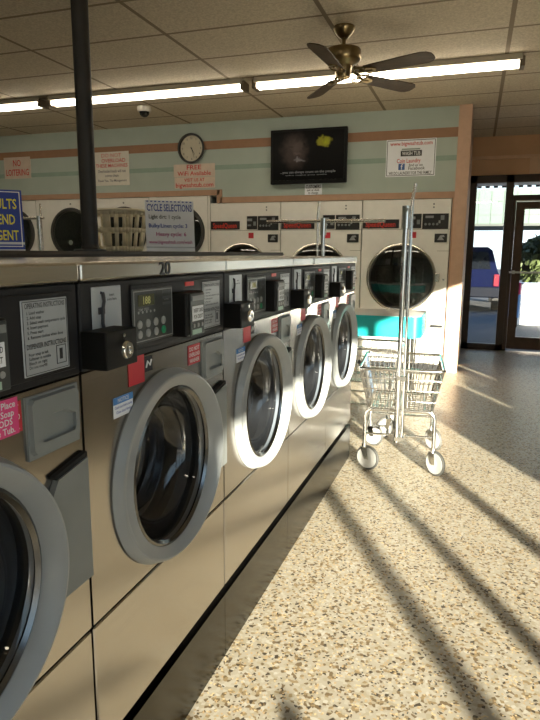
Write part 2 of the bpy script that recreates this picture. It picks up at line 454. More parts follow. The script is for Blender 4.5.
MB().box(.455, 1.50, YS-.075, YS-.055, 1.09, 1.115).box(.50, .53, YS-.06, YS-.015, 1.08, 1.125).box(1.46, 1.49, YS-.06, YS-.015, 1.08, 1.125).build('push_bar', ALUM, d1)
MB().box(.62, .72, YS+.002, YS+.009, 1.12, 1.20).build('sticker', INK, d1)
MB().box(.487, 1.52, YS-.03, YS-.02, 2.052, 2.068).build('door_closer_strip', ALUM, d1)
# outside
struct('ground', MB().box(-25, 30, YS+.12, 60, -.14, -.02).box(XW+.06, 30, -40, YS+.12, -.14, -.02), ASPHALT)

# ------------------------------------------------------------------ washers
WX = -.724; W = .719; Y0 = .985-.719; ZK, ZS, ZP, ZT, ZL = .257, .56, 1.11, 1.2925, 1.33
RC, RZ = .345, .811     # door centre
def make_washer():
    t = thing('washing_machine', '', 'washing machine', (WX, Y0, 0), 0, 'row of steel front loading washers')
    g = .004
    b = MB()
    b.plate_hole(0, g, W-g, ZS+.004, ZP, RC, RZ, .206)
    for yy in (g, W-g): b.poly([(0, yy, ZS+.004), (0, yy, ZP), (-.69, yy, ZP), (-.69, yy, ZS+.004)])
    b.poly([(-.69, g, ZS), (-.69, W-g, ZS), (-.69, W-g, ZT), (-.69, g, ZT)])
    b.box(-.69, -.02, g, W-g, ZP+.002, ZT)
    b.build('cabinet', STEEL, t)
    MB().box(-.69, 0, g, W-g, ZK, ZS-.004, .003, 1).build('lower_panel', STEEL, t)
    MB().box(-.68, -.012, .001, W-.001, ZS-.006, ZS+.006).box(-.68, -.03, .001, W-.001, ZK-.05, ZK).box(-.68, -.006, .0005, .004, ZS, ZL-.01).build('seam_gap', DARKGAP, t)
    MB().box(-.68, 0, .001, W-.001, 0, ZK-.034).build('kick_plate', KICKSTEEL, t)
    MB().box(-.70, .012, .003, W-.003, ZT, ZL, .006, 3).build('top_lid', STEELTOP, t)
    # black control fascia with a raised keypad frame
    MB().box(-.02, .004, g, W-g, ZP+.004, ZT-.002, .003, 1).box(.004, .0075, .186, .70, 1.128, 1.278, .002, 1).build('control_panel', PANEL, t)
    KS = len(C.objects)
    k = MB().box(.0075, .011, .198, .388, 1.142, 1.268, .002, 1).build('keypad', PADGREY, t)
    q = MB()
    for (a, bb, c, d) in ((.203, .383, 1.261, 1.263), (.203, .383, 1.147, 1.149), (.203, .205, 1.147, 1.263), (.381, .383, 1.147, 1.263)):
        q.box(.011, .0117, a, bb, c, d)
    q.text('TEMP  SPEED', (.0118, .245, 1.220), YR, ZU, .006).text('START', (.0118, .355, 1.238), YR, ZU, .006)
    q.build('panel_print', INKGREY if False else BUTTON, k)
    MB().box(.011, .013, .222, .292, 1.228, 1.254).build('display', LCD, k)
    MB().text('188', (.0135, .257, 1.241), YR, ZU, .018).build('display_digits', LCDTXT, k)
    for i in range(5): MB().cyl((.011, .222+i*.018, 1.214), (.0122, .222+i*.018, 1.214), .003, seg=8).build('indicator', BUTTON, k)
    for r_ in range(2):
        for c in range(4):
            y, z = .225+c*.037, 1.187-r_*.023
            bm = GREEN if (r_, c) == (1, 3) else BUTTON
            MB().lathe([(.011, .0098), (.0135, .0094), (.0145, .0075), (.0145, .0001)], (0, y, z), 'x', 14).build('button', bm, k, smooth=40)
    for i in range(3): MB().box(.011, .0125, .335, .375, 1.252-i*.014, 1.258-i*.014).build('indicator', INKGREY, k)
    for o_ in list(C.objects)[KS:]:
        if o_.type == 'MESH':
            for v_ in o_.data.vertices: v_.co.y -= .014
    KS = len(C.objects)
    # silver diagram plate above the coin box
    pl = MB().box(.004, .006, .052, .158, 1.175, 1.280, .001, 1).build('diagram_plate', PLATE, t)
    q = MB()
    q.tube([(.0066, .088, 1.268), (.0066, .092, 1.250), (.0066, .086, 1.232), (.0066, .085, 1.205), (.0066, .090, 1.185)], .0045, 6)
    q.box(.0062, .008, .072, .094, 1.224, 1.238).tube([(.0066, .075, 1.190), (.0066, .095, 1.184), (.0066, .112, 1.190)], .003, 6)
    q.tube([(.0066, .082, 1.268), (.0066, .093, 1.264), (.0066, .094, 1.255)], .003, 6)
    q.text('insert', (.0066, .122, 1.262), YR, ZU, .006).text('coins here', (.0066, .122, 1.253), YR, ZU, .006)
    q.build('diagram', INK, pl)
    for o_ in list(C.objects)[KS:]:
        for v_ in o_.data.vertices: v_.co.y -= .011
    # coin box with lock
    cb = MB().box(.0, .060, .004, .118, 1.120, 1.196, .003, 2).build('coin_box', BLACKBOX, t)
    MB().lathe([(.060, .019), (.066, .019), (.070, .016), (.070, .009), (.067, .008), (.067, .0005)], (0, .070, 1.154), 'x', 24).build('lock', CHROME, cb, smooth=40)
    MB().cyl((.060, .064, 1.184), (.063, .064, 1.184), .004, seg=10).build('rivet', CHROME, cb)
    # payment reader
    rd = MB().box(.0, .048, .374, .480, 1.138, 1.250, .004, 2).build('payment_reader', BLACKBOX, t)
    MB().box(.048, .051, .392, .476, 1.138, 1.246, .002, 1).build('face_plate', PADGREY, rd)
    MB().box(.051, .0525, .402, .466, 1.176, 1.214).build('reader_label', PAPERW, rd)
    q = MB().text('INSERT CARD', (.0531, .434, 1.203), YR, ZU, .010, .055).text('FOR CREDIT', (.0531, .434, 1.187), YR, ZU, .010, .052); q.build('lettering', INK, rd)
    MB().box(.051, .054, .398, .470, 1.228, 1.240).build('card_slot', GREYPL, rd)
    for i in range(3): MB().cyl((.051, .41+i*.024, 1.164), (.0535, .41+i*.024, 1.164), .0055, seg=10).build('button', BUTTON, rd)
    MB().box(.051, .0525, .400, .455, 1.142, 1.154).build('reader_sticker', mat('pale_green', (.35, .5, .42), .5), rd)
    MB().box(.0075, .0095, .45, .50, 1.262, 1.273).build('warning_strip', LED, t)
    KS = len(C.objects)
    # instruction plate, right
    ip = MB().box(.0075, .0095, .570, .692, 1.136, 1.268, .001, 1).build('instruction_plate', PLATE, t)
    q = MB().text('OPERATING INSTRUCTIONS', (.0101, .631, 1.258), YR, ZU, .009, .105)
    for i, s in enumerate(('1. Load washer', '2. Add soap', '3. Select wash temperature cycle', '4. Insert payment', '5. Press start', '6. Remove clothes when done')):
        q.text(s, (.0101, .582, 1.246-i*.0085), YR, ZU, .0055, align='l')
    q.text('DISPENSER INSTRUCTIONS', (.0101, .631, 1.188), YR, ZU, .009, .105)
    for i, s in enumerate(('Pour soap in left', 'Softener in middle', 'Bleach on right', 'Do not overfill')):
        q.text(s, (.0101, .582, 1.174-i*.0075), YR, ZU, .0055, align='l')
    for (a, bb, c, d) in ((.655, .682, 1.180, 1.1812), (.655, .682, 1.147, 1.1482), (.655, .6562, 1.147, 1.181), (.681, .682, 1.147, 1.181), (.664, .672, 1.155, 1.175)):
        q.box(.0095, .0101, a, bb, c, d)
    for (a, bb, c, d) in ((.573, .689, 1.1385, 1.1395), (.573, .689, 1.2645, 1.2655), (.573, .574, 1.139, 1.265), (.688, .689, 1.139, 1.265)):
        q.box(.0095, .0101, a, bb, c, d)
    q.build('lettering', INK, ip)
    for o_ in list(C.objects)[KS:]:
        for v_ in o_.data.vertices: v_.co.y -= .015
    # soap dispenser with finger recess
    z0, z1, y0, y1 = .985, 1.100, .566, .710
    dp = MB()
    N = 14
    outl = [(.580, .995), (.696, .995), (.703, 1.003), (.703, 1.085), (.696, 1.093), (.580, 1.093), (.573, 1.085), (.573, 1.003)]
    dp.prism([(y0, z0), (y1, z0), (y1, z1), (y0, z1)], lambda a, b2: (.0, a, b2), lambda a, b2: (.006, a, b2))
    hole = [(.598, 1.012), (.688, 1.012), (.692, 1.020), (.692, 1.046), (.66, 1.060), (.628, 1.060), (.600, 1.050), (.594, 1.025)]
    # front face ring between outline and recess
    A = [dp.bm.verts.new((.016, a, b2)) for a, b2 in outl]; B0 = [dp.bm.verts.new((.006, a+(-.003 if a < .63 else .003), b2+(-.003 if b2 < 1.04 else .003))) for a, b2 in outl]
    hl = [hole[k] for k in (0, 1, 2, 3, 4, 5, 6, 7)]
    Hh = [dp.bm.verts.new((.016, a, b2)) for a, b2 in hl]; Hb = [dp.bm.verts.new((.0065, a, b2-.004)) for a, b2 in hl]
    for k in range(8):
        n_ = (k+1) % 8
        dp.bm.faces.new((A[k], A[n_], Hh[n_], Hh[k])); dp.bm.faces.new((Hh[k], Hh[n_], Hb[n_], Hb[k])); dp.bm.faces.new((B0[k], B0[n_], A[n_], A[k]))
    dp.bm.faces.new(Hb)
    for v_ in dp.bm.verts: v_.co.x *= .75; v_.co.y -= .008
    dp.build('soap_dispenser', GREYPL, t)
    # door: grey ring, rubber, glass bowl, drum behind, handle
    ring = MB().lathe([(.000, .248), (.008, .250), (.032, .243), (.038, .239), (.039, .234), (.036, .227), (.025, .206), (.012, .201), (.0, .199)], (0, RC, RZ), 'x', 72, close=True)
    for v_ in ring.bm.verts:      # the ring is thicker on its handle side
        rr = math.hypot(v_.co.y-RC, v_.co.z-RZ)
        if rr > .21: v_.co.x *= 1+.5*(v_.co.y-RC)/.24
        if rr > .246: v_.co.y = RC+(v_.co.y-RC)*1.03
    door = ring.build('door', RINGGREY, t, smooth=20)
    bowl = [(.022, .204), (.014, .196)]
    for i in range(9):
        a = i/8*PI/2
        bowl.append((.008-.085*math.sin(a), .186-.075*(1-math.cos(a)) if i < 8 else .10))
    bowl.append((-.077, .0005))
    MB().lathe(bowl, (0, RC, RZ), 'x', 56).build('glass', DOORGLASS, door, smooth=60)
    MB().lathe([(.024, .205), (.027, .199), (.020, .192), (.014, .196)], (0, RC, RZ), 'x', 56, close=True).build('glass_rim', mat('dark_chrome', (.16, .16, .16), .2, 1.0), door, smooth=40)
    # handle plate at the right of the door with a dark gap above
    hd = MB()
    hd.prism([(.55, .735), (.60, .690), (.712, .690), (.712, .946), (.620, .930), (.575, .86), (.574, .80), (.570, .75)],
             lambda a, b2: (.001, a, b2), lambda a, b2: (.014, a, b2))
    hd.build('door_handle', GREYPL, door)
    MB().prism([(.612, .938), (.714, .957), (.714, .947), (.618, .930)], lambda a, b2: (.0, a, b2), lambda a, b2: (.011, a, b2)).build('handle_gap', DARKGAP, door)
    MB().lathe([(-.002, .208), (-.03, .205), (-.05, .180), (-.10, .175), (-.10, .192), (-.12, .205)], (0, RC, RZ), 'x', 48).build('gasket', RUBBER, t, smooth=40)
    dm = MB().lathe([(-.10, .21), (-.16, .235), (-.52, .235), (-.545, .20), (-.54, .09), (-.55, .0005)], (0, RC, RZ), 'x', 48)
    for k in range(3):
        a = 2*PI*k/3+.5
        c, sn = math.cos(a), math.sin(a)
        dm.prism([(-.17, -.02), (-.50, -.02), (-.50, .02), (-.17, .02)],
                 lambda x, o: (x, RC+.232*c-o*2*sn, RZ+.232*sn+o*2*c), lambda x, o: (x, RC+.185*c-o*.6*sn, RZ+.185*sn+o*.6*c))
    dm.build('drum', DRUM, t, smooth=40)
    # stickers
    MB().quad((.0012, .208, 1.082), YR, ZU, .070, .066).build('red_tag', RED, t, label='plain red tag')
    s = MB().quad((.0012, .262, 1.088), YR, ZU, .038, .036).build('black_sticker', INK, t)
    MB().tube([(.002, .250, 1.080), (.002, .257, 1.095), (.002, .268, 1.084), (.002, .275, 1.097)], .0022, 5).build('printing', WHITEINK, s)
    s = MB().quad((.0012, .148, 1.014), YR, ZU, .080, .046).build('blue_sticker', PAPERW, t, label='white label with a blue header')
    MB().quad((.0016, .148, 1.029), YR, ZU, .080, .016).build('header_band', BLUE, s)
    q = MB().text('NOTICE', (.002, .148, 1.029), YR, ZU, .009); q.build('header_lettering', WHITEINK, s)
    q = MB().text('Check drum before loading', (.002, .148, 1.014), YR, ZU, .006, .07).text('Close door firmly', (.002, .148, 1.003), YR, ZU, .006); q.build('lettering', BLUEINK, s)
    s = MB().quad((.0012, .512, 1.072), YR, ZU, .076, .054).build('red_notice', RED, t, label='red notice with white lettering')
    q = MB().text('DO NOT', (.002, .512, 1.088), YR, ZU, .011).text('OVERLOAD', (.002, .512, 1.072), YR, ZU, .011, .066).text('WASHER', (.002, .512, 1.056), YR, ZU, .011); q.build('lettering', WHITEINK, s)
    return t
w0 = make_washer()
wlabels = ['steel front loading washer nearest the camera at the left edge, with a pink sticker',
           'stainless steel front loading washer with the number 20 on its top edge',
           'stainless steel front loading washer standing just right of washer number 20',
           'stainless steel front loading washer, fourth in the row, one before the far end',
           'stainless steel front loading washer at the far end of the row, nearest the wire cart']
washers = [w0]
for i in range(1, 5):
    c = copy_tree(w0); c.location = (WX, Y0+i*W, 0); washers.append(c)
for o, l in zip(washers, wlabels): o['label'] = l
MB().text('20', (.0135, .335, 1.312), YR, ZU, .032, .054).build('number', INK, washers[1])
MB().text('22', (.0135, .345, 1.312), YR, ZU, .026).build('number', INK, washers[3])
ps = MB().quad((.0025, .492, 1.076), YR, ZU, .098, .064).build('pink_sticker', PINK, washers[0], label='pink sticker with white lettering')
q = MB()
for i, l in enumerate(('Please Place', 'Your Soap', 'or PODS', 'Inside Tub.')): q.text(l, (.003, .496, 1.098-i*.0145), YR, ZU, .0115, align='c')
q.build('lettering', WHITEINK, ps)

# ------------------------------------------------------------------ counter behind the washers, with what stands on it
ct = thing('bulkhead_counter', 'long dark brown rounded counter top behind the steel washers', 'counter', (0, 0, 0))
def rrect(x0, x1, y0, y1, r, n=6):
    o = []
    for (cx, cy, a0) in ((x1-r, y1-r, 0), (x0+r, y1-r, 90), (x0+r, y0+r, 180), (x1-r, y0+r, 270)):
        for k in range(n+1):
            a = math.radians(a0+90*k/n); o.append((cx+r*math.cos(a), cy+r*math.sin(a)))
    return o
tb = MB(); CZ = 1.352
tb.prism(rrect(-3.0, -1.47, -1.2, 4.83, .12), lambda a, b2: (a, b2, CZ-.034), lambda a, b2: (a, b2, CZ))
bmesh.ops.bevel(tb.bm, geom=[e for e in tb.bm.edges if abs(e.verts[0].co.z-e.verts[1].co.z) < 1e-6], offset=.012, segments=3, affect='EDGES')
tb.build('counter_top', COUNTER, ct, smooth=50)
MB().box(-2.95, -1.50, -1.15, 4.6, 0, CZ-.034).build('cabinet', CABIN, ct)
# post
pt = thing('support_post', 'dark round steel post rising to the ceiling beside the laundry basket', 'post', (-1.75, 2.51, CZ))
MB().cyl((0, 0, .0), (0, 0, CEIL-CZ), .038, seg=28).build('pole', POST, pt, smooth=40)
MB().lathe([(0, .075), (.008, .075), (.012, .045), (.03, .039)], (0, 0, 0), 'z', 28).build('base_flange', POST, pt, smooth=40)
# laundry basket
lb = thing('laundry_basket', 'cream plastic laundry basket with slotted sides, on the counter behind the post', 'basket', (-2.63, 4.12, CZ+.003))
bk = MB()
def ell(z, k): return [((.235*k)*math.copysign(abs(math.cos(a))**.75, math.cos(a)), (.19*k)*math.copysign(abs(math.sin(a))**.75, math.sin(a)), z) for a in [2*PI*i/40 for i in range(40)]]
def kz(z): return .80+.20*z/.30
def band(za, zb, th=.006):
    A, B2 = ell(za, kz(za)), ell(zb, kz(zb))
    for k in range(40):
        n_ = (k+1) % 40
        bk.poly([A[k], A[n_], B2[n_], B2[k]])
bk.poly([V(p) for p in ell(.004, kz(0))])
band(.0, .035); band(.140, .172); band(.268, .30)
for (za, zb) in ((.035, .140), (.172, .268)):
    A, B2 = ell(za, kz(za)), ell(zb, kz(zb))
    for k in range(0, 40, 2):
        j = (k+1) % 40
        bk.poly([A[k], A[j], B2[j], B2[k]])
bk.tube(ell(.30, kz(.30)+.02), .011, 8, closed=True)
bo = bk.build('tub', CREAM, lb, smooth=50)
sm = bo.modifiers.new('thick', 'SOLIDIFY'); sm.thickness = .005
for sx in (-1, 1):
    MB().tube([(sx*.232, -.07, .295), (sx*.268, -.06, .292), (sx*.272, .06, .292), (sx*.232, .07, .295)], .009, 8).build('handle', CREAM, lb, smooth=60)
# counter signs
def standing_sign(name, label, cat, loc, rz, wd, ht, base, lines, lean=8):
    t = thing(name, label, cat, loc, rz)
    rot = Matrix.Rotation(math.radians(-lean), 3, 'X')
    up = rot @ V((0, 0, 1)); nrm = rot @ V((0, -1, 0))
    b = MB(); b.box(-wd/2, wd/2, -.003, .003, 0, ht, .001, 1, rot=rot, piv=(0, 0, 0)); b.build('board', base, t)
    MB().box(-wd/2, wd/2, -.01, .07, 0, .004).box(-wd/2, wd/2, .0, .003, 0.004, .03).build('stand', mat('clear_stand', (.55, .57, .6), .2), t)
    for (s, u, z, h, wdt, m) in lines:
        MB().text(s, V((0, 0, 0))+up*z+XR*u+nrm*.0045, XR, up, h, wdt).build('lettering', m, t)
    return t, up, nrm
t, up, nrm = standing_sign('counter_sign', 'white counter sign headed CYCLE SELECTIONS in blue letters', 'sign', (-1.745, 3.32, CZ), math.radians(36), .292, .305, PAPERW, [
    ('CYCLE SELECTIONS', 0, .262, .042, .270, BLUEINK), ('Light dirt: 1 cycle', -.03, .208, .024, .19, INKGREY),
    ('Bulky/Linen cycle: 3', -.012, .155, .024, .23, BLUEINK), ('Heavy cycle: 6', .005, .105, .024, .18, MAGENTA), ('www.bigwashtub.com/wash', .0, .058, .02, .26, MAGENTA)])
b = MB()
for k in range(12): b.quad(up*(.298)+XR*(-.13+k*.0235)+nrm*.0045, XR, up, .012, .006)
b.build('border', BLUEINK, t)
t, up, nrm = standing_sign('counter_sign', 'blue counter sign with yellow capital letters at the left edge', 'sign', (-1.630, 1.735, CZ), math.radians(44), .24, .215, SIGNBLUE, [
    ('RESULTS', .042, .165, .036, .118, YELLOW), ('SPEND', .050, .110, .036, .086, YELLOW), ('DETERGENT', .024, .054, .036, .155, YELLOW)])
b = MB()
for (u, z, wd, ht) in ((0, .207, .225, .003), (0, .014, .225, .003), (.112, .110, .003, .195), (-.112, .110, .003, .195)): b.quad(up*z+XR*u+nrm*.0045, XR, up, wd, ht)
b.build('border', WHITEINK, t)

# ------------------------------------------------------------------ dryers
def make_dryer():
    t = thing('tumble_dryer', '', 'dryer', (0, D, 0), 0, 'large white tumble dryers')
    Wd = .99; ZTOP = 1.955
    b = MB()
    # body seen from the front: plate with hole (built facing -y)
    def to_front(mb): 
        for v in mb.bm.verts: v.co = V((v.co.y, -v.co.x, v.co.z))
    b.plate_hole(0, .003, Wd-.003, .08, ZTOP-.004, .470, 1.072, .362)
    to_front(b)
    b.box(.003, .006, .0, 1.0, .08, ZTOP-.004).box(Wd-.006, Wd-.003, 0, 1.0, .08, ZTOP-.004).box(.003, Wd-.003, .995, 1.0, .08, ZTOP-.004).box(.003, Wd-.003, 0, 1.0, ZTOP-.008, ZTOP-.004)
    b.build('cabinet', WHITE, t)
    MB().box(.01, Wd-.01, .05, .9, 0, .08).build('toe_kick', BLACK, t)
    MB().box(.0005, .004, -.001, .02, .08, ZTOP).box(.0, Wd, -.0008, .001, 1.618, 1.622).box(.86, .988, -.0008, .001, 1.378, 1.382).box(.0, Wd, -.0008, .001, .60, .604).build('seam', mat('seam_grey', (.22, .2, .17), .7), t)
    n = MB().box(.012, .425, -.012, 0, 1.632, 1.732, .002, 1).build('name_plate', BLACK, t)
    MB().text('SpeedQueen', (.215, -.0127, 1.680), XR, ZU, .062, .34).build('lettering', NAMERED, n)
    c = MB().box(.530, .672, -.014, 0, 1.632, 1.79, .002, 1).box(.684, .965, -.014, 0, 1.622, 1.79, .002, 1).build('control_panel', BLACK, t)
    for (x, z, wx, hz, m) in ((.57, 1.745, .07, .03, BUTTON), (.64, 1.70, .035, .05, GREYPL), (.565, 1.68, .05, .02, GREYPL), (.76, 1.755, .09, .025, BUTTON), (.90, 1.745, .04, .05, GREYPL), (.87, 1.70, .02, .03, BUTTON)):
        MB().box(x-wx/2, x+wx/2, -.0165, -.014, z-hz/2, z+hz/2).build('display', m, c)
    for i in range(4): MB().lathe([(-.014, .014), (-.018, .012), (-.018, .0005)], (.72+i*.042, 0, 1.675), 'y', 12).build('button', GREYPL, c)
    MB().quad((.585, -.001, 1.557), XR, ZU, .072, .068).build('red_sticker', RED, t)
    cs = MB().box(.825, .960, -.02, 0, 1.475, 1.57, .003, 1).build('coin_slot', BLACK, t)
    MB().prism([(.855, 1.50), (.885, 1.55), (.925, 1.555), (.935, 1.535), (.905, 1.53), (.93, 1.50)], lambda a, b2: (a, -.019, b2), lambda a, b2: (a, -.024, b2)).build('coin_plate', BUTTON, cs)
    MB().box(.83, .965, -.035, -.012, .515, .545, .004, 1).box(.84, .86, -.015, 0, .515, .545).box(.935, .955, -.015, 0, .515, .545).build('lint_handle', BLACK, t)
    for zz, xx in ((1.895, .80), (1.86, .80)): MB().cyl((xx, -.004, zz), (xx, 0, zz), .010, seg=10).build('lock', GREYPL, t)
    dr_ = MB().lathe([(0, .396), (-.012, .398), (-.028, .392), (-.032, .382), (-.026, .370), (-.012, .366), (0, .366)], (.470, 0, 1.072), 'y', 72, close=True).build('door', mat('dryer_ring', (.55, .53, .48), .22, .9), t, smooth=30)
    MB().lathe([(-.016, .368), (-.020, .360), (-.014, .350), (-.010, .354)], (.470, 0, 1.072), 'y', 64, close=True).build('gasket', RUBBER, dr_, smooth=40)
    MB().lathe([(-.014, .364), (-.022, .29), (-.028, .16), (-.030, .0005)], (.470, 0, 1.072), 'y', 64).build('glass', DRYGLASS, dr_, smooth=60)
    MB().lathe([(.0, .362), (.03, .362), (.05, .40), (.75, .40), (.76, .0005)], (.470, 0, 1.072), 'y', 48).build('drum', mat('dryer_drum', (.16, .15, .14), .35, .8, var=.25, vscale=30), t, smooth=40)
    MB().cyl((.945, -.01, 1.06), (.945, 0, 1.06), .012, seg=12).box(.850, .905, -.045, -.02, 1.03, 1.13, .006, 2).build('door_handle', CHROME, dr_)
    return t
d0 = make_dryer()
dl = ['big white tumble dryer furthest right, next to the pink pillar behind the chrome cart',
      'big white tumble dryer in the middle of three, under the small sign below the television',
      'big white tumble dryer on the left of three, right of the round door stack dryers']
drs = [d0, copy_tree(d0), copy_tree(d0)]
for o, x, l in zip(drs, (-1.272, -2.266, -3.195), dl): o.location = (x, D, 0); o['label'] = l
drs[2].scale = (.935, 1, 1)
# stack dryers
def make_stack():
    t = thing('stack_dryer', '', 'dryer', (0, D, 0), 0, 'white stack dryers with round doors')
    h = .38
    for i, cz in enumerate((0, 0)): pass
    b = MB(); b.plate_hole(0, -h, h, .08, 1.05, 0, .60, .285); b.plate_hole(0, -h, h, 1.05, 2.045, 0, 1.60, .285)
    for v in b.bm.verts: v.co = V((v.co.y, -v.co.x, v.co.z))
    b.box(-h, -h+.004, 0, .95, .08, 2.045).box(h-.004, h, 0, .95, .08, 2.045).box(-h, h, .945, .95, .08, 2.045).box(-h, h, 0, .95, 2.041, 2.045)
    b.build('cabinet', WHITE, t)
    MB().box(-h+.01, h-.01, .05, .9, 0, .08).build('toe_kick', BLACK, t)
    MB().box(-h, h, -.001, .001, 1.048, 1.052).box(h-.003, h, -.001, .001, .08, 2.045).build('seam', MATS['seam_grey'], t)
    for cz in (.60, 1.60):
        dd = MB().lathe([(0, .335), (-.012, .337), (-.03, .325), (-.032, .300), (-.015, .29), (0, .29)], (0, 0, cz), 'y', 56, close=True).build('door', mat('stack_door', (.05, .048, .045), .35), t, smooth=30)
        MB().lathe([(-.012, .292), (-.02, .2), (-.022, .0005)], (0, 0, cz), 'y', 48).build('glass', DRYGLASS, dd, smooth=60)
        MB().lathe([(-.02, .035), (-.035, .033), (-.037, .02), (-.036, .0005)], (.0, 0, cz-.13), 'y', 20).build('door_knob', CHROME, dd, smooth=40)
        MB().lathe([(0, .29), (.04, .31), (.6, .31), (.61, .0005)], (0, 0, cz), 'y', 40).build('drum', MATS['dryer_drum'], t, smooth=40)
        MB().cyl((.0, -.006, cz+.385), (0, 0, cz+.385), .012, seg=10).build('lock', GREYPL, t)
    return t
s0 = make_stack()
sl = ['white stack dryer at the far left, its dark round door behind the blue sign', 'white stack dryer with a dark round door just left of the dark post',
      'white stack dryer behind the cream laundry basket', 'white stack dryer behind the CYCLE SELECTIONS sign']
sts = [s0]+[copy_tree(s0) for _ in range(3)]
for o, x, l in zip(sts, (-6.22, -5.27, -4.44, -3.608), sl): o.location = (x, D, 0); o['label'] = l
for o in sts[2:]:
    for ch in kids(o):
        if ch.name.split('.')[0] in ('door', 'drum', 'lock') : ch.location.z += 0
sp_ = MB().box(-5.838, -5.652, D+.002, D+.05, 0, 2.05).box(XL, -6.602, D+.002, D+.05, 0, 2.05).box(-4.888, -4.822, D+.002, D+.05, 0, 2.05).box(-4.058, -3.99, D+.002, D+.05, 0, 2.05)
struct('trim_7', sp_, WHITE)

# ------------------------------------------------------------------ wall things
def wall_sign(label, x0, x1, z0, z1, lines, base=PAPER, name='wall_sign', border=None, tilt=0.0):
    t = thing(name, label, 'sign', ((x0+x1)/2, D-.008, (z0+z1)/2))
    w_, h_ = x1-x0, z1-z0
    b = MB().box(-w_/2, w_/2, 0, .008, -h_/2, h_/2); b.build('board', base, t)
    if border:
        bb = MB(); q = .012
        for (u, z, ww, hh) in ((0, h_/2-q, w_-2*q, .006), (0, -h_/2+q, w_-2*q, .006), (w_/2-q, 0, .006, h_-2*q), (-w_/2+q, 0, .006, h_-2*q)): bb.quad((u, -.0015, z), XR, ZU, ww, hh)
        bb.build('border', border, t)
    for (s, u, z, h, wd, m) in lines:
        MB().text(s, (u, -.002, z), XR, ZU, h, wd).build('lettering', m, t)
    return t
PAPERPINK = mat('paper_pinkish', (.62, .51, .42), .7)
wall_sign('NO LOITERING sign in red letters at the left of the wall', -6.33, -5.885, 2.345, 2.63, [('NO', 0, .065, .085, .13, REDINK), ('LOITERING', 0, -.06, .085, .38, REDINK)], PAPERPINK)
wall_sign('tall white sign about overloading the machines, behind the post', -4.855, -4.335, 2.21, 2.635, [
    ('DO NOT', 0, .168, .048, .30, mat('red_outline', (.62, .22, .18), .6)), ('OVERLOAD', .03, .103, .048, .36, REDINK), ('THESE MACHINES', 0, .04, .045, .48, REDINK),
    ('Overloaded loads will not', 0, -.03, .038, .42, INKGREY), ('come clean', 0, -.085, .036, .2, INKGREY), ('Thank You, The Management', 0, -.15, .03, .44, INKGREY)], PAPER)
t = wall_sign('FREE WiFi Available sign below the clock', -3.69, -3.124, 2.283, 2.437, [('FREE', 0, .037, .055, .20, REDINK), ('WiFi Available', 0, -.035, .052, .46, REDINK)], PAPERPINK)
wall_sign('red lettered web address sign directly under the FREE WiFi sign', -3.682, -3.126, 2.145, 2.278, [('VISIT US AT', 0, .033, .04, .28, REDINK), ('bigwashtub.com', 0, -.027, .055, .52, REDINK)], PAPERPINK)
wall_sign('small white note on the wall right under the television', -1.967, -1.758, 2.028, 2.152, [('CUSTOMERS', 0, .03, .04, .18, INK), ('ask at desk', 0, -.008, .028, .15, INK), ('to change', 0, -.04, .028, .12, INK)], PAPERW)
t = wall_sign('white coin laundry sign with a dark border, right of the television', -1.022, -.48, 2.20, 2.60, [
    ('www.bigwashtub.com', 0, .155, .042, .46, REDINK), ('Coin Laundry', -.02, -.03, .045, .26, REDINK), ('find us on', .06, -.078, .03, .15, INKGREY), ('Facebook', .07, -.112, .035, .18, INKGREY), ('WE DO LAUNDRY FOR THE FAMILY', 0, -.162, .034, .47, INK)], PAPERW, border=INK)
MB().box(-.11, .12, -.003, 0, .018, .078).build('logo_panel', INK, t); MB().text('WASH TUB', (.005, -.0045, .048), XR, ZU, .04, .2).build('logo_lettering', WHITEINK, t)
MB().box(-.13, -.06, -.003, 0, -.128, -.06).build('logo_square', mat('logo_blue', (.05, .12, .35), .5), t); MB().text('f', (-.092, -.0045, -.094), XR, ZU, .06).build('logo_letter', WHITEINK, t)
MB().box(-.10, .10, -.003, 0, .085, .10).build('logo_bar', mat('logo_grey', (.28, .33, .3), .5), t)
# clock
cl = thing('wall_clock', 'round black rimmed wall clock with a cream face', 'clock', (-3.434, D, 2.622))
MB().lathe([(0, .17), (-.035, .182), (-.045, .178), (-.045, .160), (-.03, .155), (0, .155)], (0, 0, 0), 'y', 48, close=True).build('rim', BLACK, cl, smooth=30)
MB().lathe([(-.012, .157), (-.012, .0005)], (0, 0, 0), 'y', 48).build('face', CLOCKFACE, cl)
b = MB()
for k in range(12):
    a = 2*PI*k/12
    b.text(str(12 if k == 0 else k), (.125*math.sin(a), -.014, .125*math.cos(a)), XR, ZU, .026)
b.build('numerals', INKGREY, cl)
for ang, ln, wd in ((150, .085, .010), (162, .12, .007)):
    a = math.radians(ang); d_ = V((math.sin(a), 0, math.cos(a))); n_ = V((d_.z, 0, -d_.x))
    MB().poly([d_*-.02+n_*wd/2+V((0, -.017, 0)), d_*ln+n_*wd/4+V((0, -.017, 0)), d_*ln-n_*wd/4+V((0, -.017, 0)), d_*-.02-n_*wd/2+V((0, -.017, 0))]).build('hand', INK, cl)
MB().cyl((0, -.02, 0), (0, -.012, 0), .008, seg=10).build('spindle', INK, cl)
